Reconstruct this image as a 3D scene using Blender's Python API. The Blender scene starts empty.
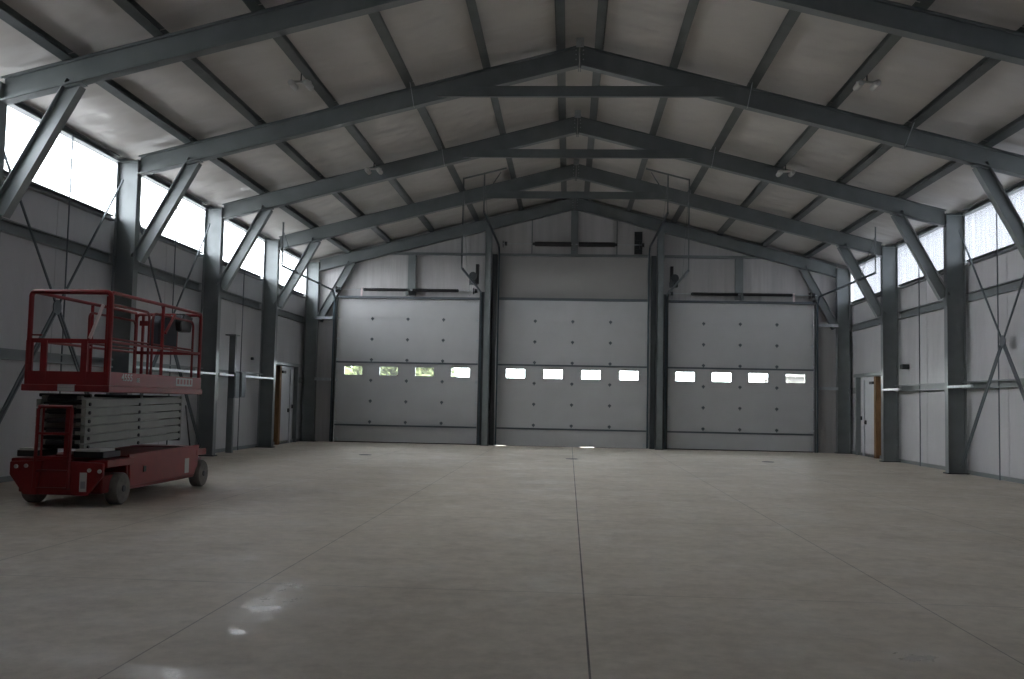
import bpy, bmesh, math, random
from mathutils import Vector, Matrix, noise
random.seed(4)
sc = bpy.context.scene
COL = sc.collection
PI = math.pi

# ------------------------------------------------------------------ sizes
Y5, BAY, HW = 32.22, 4.616, 8.6            # back frame, bay length, column inner face
WX = 9.10                                   # wall inner face
YB = 32.36                                  # back wall inner face
YF = 32.22 - 8 * 4.616                      # wall behind the camera
F = lambda k: Y5 - (5 - k) * BAY
SL = 0.2565
rt = lambda x: 8.316 - SL * abs(x)          # rafter top
PD = 0.14                                   # purlin depth
ct = lambda x: rt(x) + PD                   # ceiling underside

# ------------------------------------------------------------------ materials
def mat(name, col, rough=.5, metal=0.0, bump=0.0, bscale=8.0, bdist=.03, bdetail=4, var=0.0, vscale=3.0, spec=.5, stretch=(1, 1, 1), rvar=0.0):
    m = bpy.data.materials.new(name); m.use_nodes = True
    nt = m.node_tree; b = nt.nodes['Principled BSDF']
    b.inputs['Base Color'].default_value = (*col, 1)
    b.inputs['Roughness'].default_value = rough
    b.inputs['Metallic'].default_value = metal
    b.inputs['Specular IOR Level'].default_value = spec
    if bump or var or rvar:
        tc = nt.nodes.new('ShaderNodeTexCoord'); mp = nt.nodes.new('ShaderNodeMapping')
        mp.inputs['Scale'].default_value = stretch
        nt.links.new(tc.outputs['Object'], mp.inputs['Vector'])
        if bump:
            n = nt.nodes.new('ShaderNodeTexNoise'); n.inputs['Scale'].default_value = bscale; n.inputs['Detail'].default_value = bdetail
            nt.links.new(mp.outputs[0], n.inputs['Vector'])
            bp = nt.nodes.new('ShaderNodeBump'); bp.inputs['Strength'].default_value = bump; bp.inputs['Distance'].default_value = bdist
            nt.links.new(n.outputs['Fac'], bp.inputs['Height']); nt.links.new(bp.outputs[0], b.inputs['Normal'])
        if var or rvar:
            n2 = nt.nodes.new('ShaderNodeTexNoise'); n2.inputs['Scale'].default_value = vscale; n2.inputs['Detail'].default_value = 5
            nt.links.new(mp.outputs[0], n2.inputs['Vector'])
        if var:
            r = nt.nodes.new('ShaderNodeValToRGB')
            r.color_ramp.elements[0].position = .3; r.color_ramp.elements[1].position = .7
            r.color_ramp.elements[0].color = (*[c * (1 - var) for c in col], 1)
            r.color_ramp.elements[1].color = (*[min(1, c * (1 + var)) for c in col], 1)
            nt.links.new(n2.outputs['Fac'], r.inputs[0]); nt.links.new(r.outputs[0], b.inputs['Base Color'])
        if rvar:
            mr = nt.nodes.new('ShaderNodeMapRange')
            mr.inputs['From Min'].default_value = .3; mr.inputs['From Max'].default_value = .7
            mr.inputs['To Min'].default_value = rough - rvar; mr.inputs['To Max'].default_value = rough + rvar
            nt.links.new(n2.outputs['Fac'], mr.inputs['Value']); nt.links.new(mr.outputs[0], b.inputs['Roughness'])
    return m

M = {}
M['steel'] = mat('primed_steel', (.20, .222, .225), .38, .2, var=.12, vscale=2.2, rvar=.08)
M['galv'] = mat('galvanised_steel', (.50, .54, .56), .36, .6, var=.15, vscale=9)
M['track'] = mat('track_steel', (.09, .12, .14), .35, .6, var=.1)
M['darksteel'] = mat('dark_steel', (.045, .05, .055), .5, .3)
M['black'] = mat('black_paint', (.012, .012, .013), .45)
M['rubber'] = mat('grey_rubber', (.17, .16, .145), .85, var=.25, vscale=12)
M['tyredark'] = mat('black_rubber', (.02, .02, .02), .8)
M['red'] = mat('red_paint', (.21, .008, .010), .38, var=.12, vscale=5)
M['reddark'] = mat('worn_red_paint', (.16, .008, .009), .5, var=.2, vscale=7)
M['arm'] = mat('grey_arm_paint', (.27, .28, .255), .5, var=.1)
M['chrome'] = mat('chrome', (.7, .7, .7), .15, 1)
M['pale'] = mat('white_bracket_strut_shine', (.85, .74, .74), .3)  # white of the pawl brackets; on the gate strut, a painted-in reflection
M['decal'] = mat('white_decal', (.45, .45, .45), .5)
M['decalgrey'] = mat('grey_decal', (.25, .25, .28), .5)
M['whitepart'] = mat('white_plastic', (.55, .55, .53), .4)
M['doorpaint'] = mat('door_paint', (.53, .54, .545), .48, bump=.05, bscale=60, var=.035, vscale=1.5)
M['doorheader'] = mat('header_panel_paint', (.30, .295, .285), .55, var=.03, vscale=1.2)
M['mandoor'] = mat('man_door_paint', (.62, .63, .66), .4, var=.03)
M['frame_dark'] = mat('strut_steel', (.13, .15, .165), .5, .3)
M['purlin'] = mat('purlin_steel', (.13, .142, .142), .42, .4, var=.12)
M['jamb'] = mat('jamb_steel', (.07, .08, .085), .5, .3)
M['wood'] = mat('bare_timber', (.20, .105, .04), .7, var=.25, vscale=6, stretch=(6, 6, .6))
M['ceiling'] = mat('white_vinyl_insulation', (.55, .52, .49), .38, bump=1.0, bdist=.12, bdetail=1.6, bscale=1.0, var=.03, vscale=.7, stretch=(1, 1.6, 1))
M['wall'] = mat('wall_insulation_facing', (.50, .50, .515), .45, bump=.6, bdist=.08, bscale=1.6, var=.07, vscale=.9, stretch=(1, 1, .45))
M['wallback'] = mat('pleated_wall_insulation', (.46, .455, .455), .42, bump=.6, bscale=3.0, var=.10, vscale=2.5, stretch=(2.2, 1, .12))
M['bag'] = mat('grey_canvas', (.04, .045, .055), .9)
M['leaf'] = mat('tree_leaves', (.095, .115, .045), .8, var=.35, vscale=2)
M['trunk'] = mat('tree_bark', (.12, .08, .05), .9, var=.3)
M['gravel'] = mat('yard_gravel', (.17, .165, .15), .95, var=.2, vscale=6)
M['render'] = mat('grey_render', (.09, .085, .08), .9, var=.2)

def glassy(name, trans, transl, tint=(1, 1, 1), streak=0.0):
    m = bpy.data.materials.new(name); m.use_nodes = True; nt = m.node_tree
    nt.nodes.clear(); o = nt.nodes.new('ShaderNodeOutputMaterial')
    t = nt.nodes.new('ShaderNodeBsdfTransparent'); t.inputs[0].default_value = (*tint, 1)
    l = nt.nodes.new('ShaderNodeBsdfTranslucent'); l.inputs[0].default_value = (*tint, 1)
    g = nt.nodes.new('ShaderNodeBsdfGlossy'); g.inputs['Roughness'].default_value = .15
    mx = nt.nodes.new('ShaderNodeMixShader'); mx.inputs[0].default_value = transl
    nt.links.new(t.outputs[0], mx.inputs[1]); nt.links.new(l.outputs[0], mx.inputs[2])
    if transl >= 1:                         # opal sheet: only its tint varies, in faint upright streaks
        tc = nt.nodes.new('ShaderNodeTexCoord'); mp = nt.nodes.new('ShaderNodeMapping'); mp.inputs['Scale'].default_value = (1, 5, .2)
        n = nt.nodes.new('ShaderNodeTexNoise'); n.inputs['Scale'].default_value = 2.0; n.inputs['Detail'].default_value = 4
        rp_ = nt.nodes.new('ShaderNodeValToRGB'); rp_.color_ramp.elements[0].position = .35; rp_.color_ramp.elements[1].position = .65
        rp_.color_ramp.elements[0].color = (*[c * (1 - streak) for c in tint], 1); rp_.color_ramp.elements[1].color = (*[c * (1 + streak) for c in tint], 1)
        nt.links.new(tc.outputs['Object'], mp.inputs[0]); nt.links.new(mp.outputs[0], n.inputs['Vector']); nt.links.new(n.outputs['Fac'], rp_.inputs[0]); nt.links.new(rp_.outputs[0], l.inputs[0])
    elif streak:
        tc = nt.nodes.new('ShaderNodeTexCoord'); mp = nt.nodes.new('ShaderNodeMapping'); mp.inputs['Scale'].default_value = (1, 7, .25)
        n = nt.nodes.new('ShaderNodeTexNoise'); n.inputs['Scale'].default_value = 2.2; n.inputs['Detail'].default_value = 4
        mr = nt.nodes.new('ShaderNodeMapRange'); mr.inputs['From Min'].default_value = .3; mr.inputs['From Max'].default_value = .7
        mr.inputs['To Min'].default_value = transl - streak; mr.inputs['To Max'].default_value = min(1, transl + streak)
        nt.links.new(tc.outputs['Object'], mp.inputs[0]); nt.links.new(mp.outputs[0], n.inputs['Vector'])
        nt.links.new(n.outputs['Fac'], mr.inputs['Value']); nt.links.new(mr.outputs[0], mx.inputs[0])
    fr = nt.nodes.new('ShaderNodeFresnel'); m2 = nt.nodes.new('ShaderNodeMixShader')
    mul = nt.nodes.new('ShaderNodeMath'); mul.operation = 'MULTIPLY'; mul.inputs[1].default_value = .6
    nt.links.new(fr.outputs[0], mul.inputs[0]); nt.links.new(mul.outputs[0], m2.inputs[0])
    nt.links.new(mx.outputs[0], m2.inputs[1]); nt.links.new(g.outputs[0], m2.inputs[2])
    nt.links.new(m2.outputs[0], o.inputs['Surface'])
    return m
M['clear'] = glassy('clear_ribbed_polycarbonate', .5, .26, (.93, .96, 1), .08)
M['hazed'] = glassy('diffusing_ribbed_polycarbonate', .3, 1.0, (.225, .228, .236), .14)  # fully diffusing sheet, tinted much darker than the left one
M['pane'] = glassy('door_pane', .9, .01, (.93, .95, .93))

# concrete floor: mottling, sawn joints, power-trowelled sheen that varies
def floor_mat():
    m = bpy.data.materials.new('trowelled_concrete'); m.use_nodes = True
    nt = m.node_tree; N = nt.nodes.new; L = nt.links.new; b = nt.nodes['Principled BSDF']
    tc = N('ShaderNodeTexCoord'); sep = N('ShaderNodeSeparateXYZ'); L(tc.outputs['Object'], sep.inputs[0])
    n1 = N('ShaderNodeTexNoise'); n1.inputs['Scale'].default_value = .45; n1.inputs['Detail'].default_value = 6; n1.inputs['Roughness'].default_value = .6
    n2 = N('ShaderNodeTexNoise'); n2.inputs['Scale'].default_value = 6; n2.inputs['Detail'].default_value = 8; n2.inputs['Roughness'].default_value = .7
    mp = N('ShaderNodeMapping'); mp.inputs['Scale'].default_value = (1, .7, 1); L(tc.outputs['Object'], mp.inputs[0])
    L(mp.outputs[0], n1.inputs['Vector']); L(tc.outputs['Object'], n2.inputs['Vector'])
    r = N('ShaderNodeValToRGB'); r.color_ramp.elements[0].position = .32; r.color_ramp.elements[1].position = .68
    r.color_ramp.elements[0].color = (.60, .54, .45, 1); r.color_ramp.elements[1].color = (.72, .655, .56, 1)
    L(n1.outputs['Fac'], r.inputs[0])
    r2 = N('ShaderNodeValToRGB'); r2.color_ramp.elements[0].position = .3; r2.color_ramp.elements[1].position = .62
    r2.color_ramp.elements[0].color = (.78, .77, .76, 1); r2.color_ramp.elements[1].color = (1.04, 1.04, 1.04, 1)
    L(n2.outputs['Fac'], r2.inputs[0])
    mul = N('ShaderNodeMix'); mul.data_type = 'RGBA'; mul.blend_type = 'MULTIPLY'; mul.inputs[0].default_value = .8
    L(r.outputs[0], mul.inputs[6]); L(r2.outputs[0], mul.inputs[7])
    # dark rubbed stains
    n3 = N('ShaderNodeTexNoise'); n3.inputs['Scale'].default_value = 1.3; n3.inputs['Detail'].default_value = 9; n3.inputs['Roughness'].default_value = .75; n3.inputs['Distortion'].default_value = .3
    L(tc.outputs['Object'], n3.inputs['Vector'])
    r3 = N('ShaderNodeValToRGB'); r3.color_ramp.elements[0].position = .50; r3.color_ramp.elements[1].position = .85
    r3.color_ramp.elements[0].color = (1, 1, 1, 1); r3.color_ramp.elements[1].color = (.72, .70, .68, 1)
    L(n3.outputs['Fac'], r3.inputs[0])
    mul2 = N('ShaderNodeMix'); mul2.data_type = 'RGBA'; mul2.blend_type = 'MULTIPLY'; mul2.inputs[0].default_value = 1
    L(mul.outputs[2], mul2.inputs[6]); L(r3.outputs[0], mul2.inputs[7])
    # joints
    def line(src, period, off, w):
        a = N('ShaderNodeMath'); a.operation = 'SUBTRACT'; L(src, a.inputs[0]); a.inputs[1].default_value = off - period * 50.5
        c = N('ShaderNodeMath'); c.operation = 'MODULO'; L(a.outputs[0], c.inputs[0]); c.inputs[1].default_value = period
        d = N('ShaderNodeMath'); d.operation = 'SUBTRACT'; L(c.outputs[0], d.inputs[0]); d.inputs[1].default_value = period / 2
        e = N('ShaderNodeMath'); e.operation = 'ABSOLUTE'; L(d.outputs[0], e.inputs[0])
        g = N('ShaderNodeMath'); g.operation = 'LESS_THAN'; L(e.outputs[0], g.inputs[0]); g.inputs[1].default_value = w
        return g.outputs[0]
    def single(src, at, w):
        d = N('ShaderNodeMath'); d.operation = 'SUBTRACT'; L(src, d.inputs[0]); d.inputs[1].default_value = at
        e = N('ShaderNodeMath'); e.operation = 'ABSOLUTE'; L(d.outputs[0], e.inputs[0])
        g = N('ShaderNodeMath'); g.operation = 'LESS_THAN'; L(e.outputs[0], g.inputs[0]); g.inputs[1].default_value = w
        return g.outputs[0]
    def mx(a, b_):
        d = N('ShaderNodeMath'); d.operation = 'MAXIMUM'; L(a, d.inputs[0]); L(b_, d.inputs[1]); return d.outputs[0]
    def sc_(a, k):
        d = N('ShaderNodeMath'); d.operation = 'MULTIPLY'; L(a, d.inputs[0]); d.inputs[1].default_value = k; return d.outputs[0]
    mask = mx(sc_(single(sep.outputs[0], .03, .0065), .9), sc_(line(sep.outputs[0], 2.47, .03, .006), .5))
    mask = mx(mask, sc_(line(sep.outputs[1], 4.616, 7.45, .008), .35))
    j = N('ShaderNodeMix'); j.data_type = 'RGBA'; L(mask, j.inputs[0]); L(mul2.outputs[2], j.inputs[6]); j.inputs[7].default_value = (.06, .055, .05, 1)
    L(j.outputs[2], b.inputs['Base Color'])
    n4 = N('ShaderNodeTexNoise'); n4.inputs['Scale'].default_value = 1.1; n4.inputs['Detail'].default_value = 8; n4.inputs['Roughness'].default_value = .7
    L(tc.outputs['Object'], n4.inputs['Vector'])
    mr = N('ShaderNodeMapRange'); mr.inputs['From Min'].default_value = .34; mr.inputs['From Max'].default_value = .54
    mr.inputs['To Min'].default_value = .32; mr.inputs['To Max'].default_value = .62
    L(n4.outputs['Fac'], mr.inputs['Value'])
    # spots the trowel burnished smooth
    rough = mr.outputs[0]
    nb = N('ShaderNodeTexNoise'); nb.inputs['Scale'].default_value = 3.0; nb.inputs['Detail'].default_value = 6; nb.inputs['Roughness'].default_value = .65
    L(tc.outputs['Object'], nb.inputs['Vector'])
    for (px, py, rx, ry, k_) in ((-2.15, 6.6, .36, .95, .24), (-2.11, 5.9, .16, .16, .2), (-2.2, 4.98, .26, .22, .2), (1.96, 5.9, .26, .32, .28)):
        v = N('ShaderNodeMapping'); v.inputs['Location'].default_value = (-px / rx, -py / ry, 0); v.inputs['Scale'].default_value = (1 / rx, 1 / ry, 0)
        L(tc.outputs['Object'], v.inputs[0]); ln = N('ShaderNodeVectorMath'); ln.operation = 'LENGTH'; L(v.outputs[0], ln.inputs[0])
        ad = N('ShaderNodeMath'); ad.operation = 'MULTIPLY_ADD'; L(nb.outputs['Fac'], ad.inputs[0]); ad.inputs[1].default_value = 2.4; L(ln.outputs['Value'], ad.inputs[2])
        q = N('ShaderNodeMapRange'); q.inputs['From Min'].default_value = 1.5; q.inputs['From Max'].default_value = 2.3
        q.inputs['To Min'].default_value = k_; q.inputs['To Max'].default_value = 0; L(ad.outputs[0], q.inputs['Value'])
        sb = N('ShaderNodeMath'); sb.operation = 'SUBTRACT'; L(rough, sb.inputs[0]); L(q.outputs[0], sb.inputs[1]); rough = sb.outputs[0]
    mxr = N('ShaderNodeMath'); mxr.operation = 'MAXIMUM'; L(rough, mxr.inputs[0]); mxr.inputs[1].default_value = .17
    L(mxr.outputs[0], b.inputs['Roughness'])
    bp = N('ShaderNodeBump'); bp.inputs['Strength'].default_value = .12; bp.inputs['Distance'].default_value = .01
    L(n2.outputs['Fac'], bp.inputs['Height']); L(bp.outputs[0], b.inputs['Normal'])
    b.inputs['Specular IOR Level'].default_value = .5
    return m
M['floor'] = floor_mat()

# ------------------------------------------------------------------ mesh builder
class MB:
    def __init__(s): s.v = []; s.f = []
    def add(s, vs, fs):
        o = len(s.v); s.v += [tuple(v) for v in vs]; s.f += [tuple(i + o for i in f) for f in fs]; return s
    def box(s, x0, x1, y0, y1, z0, z1):
        return s.add([(x0, y0, z0), (x1, y0, z0), (x1, y1, z0), (x0, y1, z0), (x0, y0, z1), (x1, y0, z1), (x1, y1, z1), (x0, y1, z1)],
                     [(3, 2, 1, 0), (4, 5, 6, 7), (0, 1, 5, 4), (1, 2, 6, 5), (2, 3, 7, 6), (3, 0, 4, 7)])
    def prism(s, pts, ax, a, b):
        """pts 2D outline in the other two axes, extruded along axis ax from a to b"""
        def p(q, t):
            return {0: (t, q[0], q[1]), 1: (q[0], t, q[1]), 2: (q[0], q[1], t)}[ax]
        n = len(pts)
        return s.add([p(q, a) for q in pts] + [p(q, b) for q in pts],
                     [tuple(range(n))[::-1], tuple(range(n, 2 * n))] + [(i, (i + 1) % n, n + (i + 1) % n, n + i) for i in range(n)])
    def sweep(s, prof, p0, p1, up):
        """closed 2D profile (side, up) extruded between two points"""
        p0, p1 = Vector(p0), Vector(p1); d = (p1 - p0).normalized(); up = Vector(up)
        side = d.cross(up).normalized(); u = side.cross(d).normalized(); n = len(prof)
        return s.add([p + side * a + u * b for p in (p0, p1) for a, b in prof],
                     [tuple(range(n))[::-1], tuple(range(n, 2 * n))] + [(i, (i + 1) % n, n + (i + 1) % n, n + i) for i in range(n)])
    def bar(s, p0, p1, w, h, up=(0, 0, 1)):
        return s.sweep([(-w / 2, -h / 2), (w / 2, -h / 2), (w / 2, h / 2), (-w / 2, h / 2)], p0, p1, up)
    def tube(s, pts, r, n=10, cap=True):
        pts = [Vector(p) for p in pts]; base = len(s.v); prev = None; rings = []
        for i, p in enumerate(pts):
            d = (pts[min(i + 1, len(pts) - 1)] - pts[max(i - 1, 0)]).normalized()
            if prev is None:
                a = d.orthogonal().normalized()
            else:
                a = (prev - d * prev.dot(d)).normalized()
            prev = a; b = d.cross(a); rings.append([p + (a * math.cos(2 * PI * k / n) + b * math.sin(2 * PI * k / n)) * r for k in range(n)])
        vs = [v for ring in rings for v in ring]; fs = []
        for i in range(len(pts) - 1):
            for k in range(n):
                fs.append((i * n + k, i * n + (k + 1) % n, (i + 1) * n + (k + 1) % n, (i + 1) * n + k))
        if cap: fs += [tuple(range(n))[::-1], tuple(range((len(pts) - 1) * n, len(pts) * n))]
        return s.add(vs, fs)
    def lathe(s, prof, c, ax, n=24):
        """prof (radius, along) around axis ax through c"""
        vs = []; fs = []
        for r, t in prof:
            for k in range(n):
                a = 2 * PI * k / n; u, v = r * math.cos(a), r * math.sin(a)
                vs.append({0: (c[0] + t, c[1] + u, c[2] + v), 1: (c[0] + u, c[1] + t, c[2] + v), 2: (c[0] + u, c[1] + v, c[2] + t)}[ax])
        for i in range(len(prof) - 1):
            for k in range(n): fs.append((i * n + k, i * n + (k + 1) % n, (i + 1) * n + (k + 1) % n, (i + 1) * n + k))
        fs += [tuple(range(n))[::-1], tuple(range((len(prof) - 1) * n, len(prof) * n))]
        return s.add(vs, fs)
    def build(s, name, m, parent=None, bevel=0, smooth=False):
        loc = Vector((0, 0, 0))
        me = bpy.data.meshes.new(name); vs = s.v
        off = parent['_o'] if parent is not None and '_o' in parent else (0, 0, 0)
        me.from_pydata([(v[0] - off[0], v[1] - off[1], v[2] - off[2]) for v in vs], [], s.f)
        bm = bmesh.new(); bm.from_mesh(me); bmesh.ops.recalc_face_normals(bm, faces=bm.faces); bm.to_mesh(me); bm.free()
        me.materials.append(m); o = bpy.data.objects.new(name, me); COL.objects.link(o)
        if parent is not None: o.parent = parent; o['_o'] = off
        if bevel:
            b = o.modifiers.new('bevel', 'BEVEL'); b.width = bevel; b.segments = 2; b.limit_method = 'ANGLE'
        if smooth:
            for p in me.polygons: p.use_smooth = True
            try: me.set_sharp_from_angle(angle=.7)
            except Exception: pass
        return o

def pieces(mb, name, m, parent=None, **kw):
    """link every loose piece collected in mb as an object of its own"""
    par = list(range(len(mb.v)))
    def find(a):
        while par[a] != a: par[a] = par[par[a]]; a = par[a]
        return a
    for fc in mb.f:
        for q in fc[1:]: par[find(q)] = find(fc[0])
    groups = {}
    for i in range(len(mb.v)): groups.setdefault(find(i), []).append(i)
    out = []
    for idx in groups.values():
        ix = {a: b for b, a in enumerate(idx)}; p = MB(); p.v = [mb.v[a] for a in idx]
        p.f = [tuple(ix[q] for q in fc) for fc in mb.f if fc[0] in ix]; out.append(p.build(name, m, parent, **kw))
    return out
def tag(o, label, cat, group=None):
    o['label'] = label; o['category'] = cat
    if group: o['group'] = group
    return o
def struct(o): o['kind'] = 'structure'; return o
def empty(name, loc, label=None, cat=None, group=None):
    o = bpy.data.objects.new(name, None); COL.objects.link(o); o.location = loc; o['_o'] = tuple(loc)
    o.empty_display_size = .2
    if label: tag(o, label, cat, group)
    return o

def iprof(w, h, t=.012, lip=.0):            # I section, side x up
    a = w / 2; b = h / 2
    return [(-a, -b), (a, -b), (a, -b + t), (t / 2, -b + t), (t / 2, b - t), (a, b - t), (a, b), (-a, b), (-a, b - t), (-t / 2, b - t), (-t / 2, -b + t), (-a, -b + t)]
def cprof(w, h, t=.008, lip=.02, s=1):      # C section with lips opening to +side*s
    q = [(0, 0), (w, 0), (w, lip), (w - t, lip), (w - t, t), (t, t), (t, h - t), (w - t, h - t), (w - t, h - lip), (w, h - lip), (w, h), (0, h)]
    return [((x - w / 2) * s, y - h / 2) for x, y in q]

# ------------------------------------------------------------------ shell
fl = MB().box(-WX - .25, WX + .25, YF - .2, YB + .35, -.0195, 0); o = struct(fl.build('floor', M['floor']))
# ceiling: two slopes of sagging insulation between the purlins
PX = [.37, 1.80, 3.285, 4.79, 6.24, 7.62]
def ceiling():
    mb = MB(); xs = []
    lines = sorted([-p for p in PX] + PX + [-9.3, 9.3])
    for a, b in zip(lines[:-1], lines[1:]):
        n = 6 if b - a > .9 else 4
        for i in range(n): xs.append((a + (b - a) * i / n, i / n))
    xs.append((9.3, 0))
    ys = []
    y = YF - .2
    k = -3
    while k < 5:
        for i in range(5): ys.append((F(k) + BAY * i / 5, i / 5))
        k += 1
    ys.append((Y5, 0)); ys.append((YB + .1, 0))
    vs = []; nx = len(xs)
    for y, ty in ys:
        for x, tx in xs:
            sag = .030 * math.sin(PI * tx) * (.45 + .55 * math.sin(PI * ty)) if abs(x) > .38 else 0
            vs.append((x, y, ct(x) - sag))
    fs = [(j * nx + i, j * nx + i + 1, (j + 1) * nx + i + 1, (j + 1) * nx + i) for j in range(len(ys) - 1) for i in range(nx - 1)]
    n0 = len(vs)
    mb.add(vs, fs)
    mb.prism([(-9.3, ct(9.3) + .06), (0, ct(0) + .06), (9.3, ct(9.3) + .06), (9.3, ct(9.3) + .16), (0, ct(0) + .16), (-9.3, ct(9.3) + .16)], 1, YF - .2, YB + .3)
    o = mb.build('ceiling', M['ceiling'], smooth=True)
    return struct(o)
ceiling()

ZS, ZT = 4.90, 6.00        # clerestory sill and head
for s, side in ((-1, 'left'), (1, 'right')):
    w = MB(); a, b = sorted((s * WX, s * (WX + .15)))
    w.box(a, b, YF - .2, YB + .3, 0, ZS); w.box(a, b, YF - .2, F(0 if s < 0 else -2), ZS, ZT); a, b = sorted((s * WX, s * (WX + .03))); w.box(a, b, YF - .2, YB + .3, ZT, 6.22)  # near bays out of view walled solid to hold back light on the floor
    struct(w.build('wall_' + side, M['wall']))
    t = MB(); a, b = sorted((s * (WX - .05), s * (WX - .001)))
    t.box(a, b, YF, YB, 0, .09)
    struct(t.build('baseboard_' + side, M['steel']))

# door openings in the back wall
DO = [(-7.97, -3.14), (-2.52, 2.50), (3.12, 7.90)]
DH = 4.86
wb = MB()
def quadbox(x0, x1, z0, z1f):
    """piece of back wall whose top follows the roof"""
    xs = [x0] + ([0] if x0 < 0 < x1 else []) + [x1]
    top = [(x, z1f(x)) for x in xs][::-1]
    wb.prism([(x0, z0), (x1, z0)] + top, 1, YB, YB + .15)
g = lambda x: ct(x) + .05
quadbox(-WX - .2, DO[0][0], 0, g); quadbox(DO[0][0], DO[0][1], DH, g); quadbox(DO[0][1], DO[1][0], 0, g)
quadbox(DO[1][0], DO[1][1], 6.40, g); quadbox(DO[1][1], DO[2][0], 0, g); quadbox(DO[2][0], DO[2][1], DH, g); quadbox(DO[2][1], WX + .2, 0, g)
struct(wb.build('wall_back', M['wallback']))
struct(MB().box(DO[1][0], DO[1][1], YB - .06, YB + .1, DH + .03, 6.40).build('trim_1', M['doorheader']))   # smooth panel above the middle door
# wall behind the camera, closed
wf = MB()
def qf(x0, x1, z0):
    xs = [x0] + ([0] if x0 < 0 < x1 else []) + [x1]
    wf.prism([(x0, z0), (x1, z0)] + [(x, g(x)) for x in xs][::-1], 1, YF - .15, YF)
qf(-WX - .2, WX + .2, 0)
struct(wf.build('wall_front', M['wall']))

# clerestory: ribbed sheet, one per glazed bay and side
wn = 0
for s, side, m in ((-1, 'left', M['clear']), (1, 'right', M['hazed'])):
    for k in range(0 if s < 0 else -2, 5):  # near right bays out of view, added to bring light to the floor
        wn += 1
        y0, y1 = F(k) + .0, F(k + 1) + (.0 if k < 4 else .1)
        n = int((y1 - y0) / .0375); vs = []; fs = []
        for i in range(n + 1):
            y = y0 + (y1 - y0) * i / n; x = s * (WX + .06 + .012 * math.sin(PI * i / 2 + .4))
            vs += [(x, y, ZS - .05), (x, y, ZT + .05)]
        for i in range(n): fs.append((2 * i, 2 * i + 2, 2 * i + 3, 2 * i + 1))
        o = struct(MB().add(vs, fs).build('window_%d' % wn, m, smooth=True))

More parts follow.
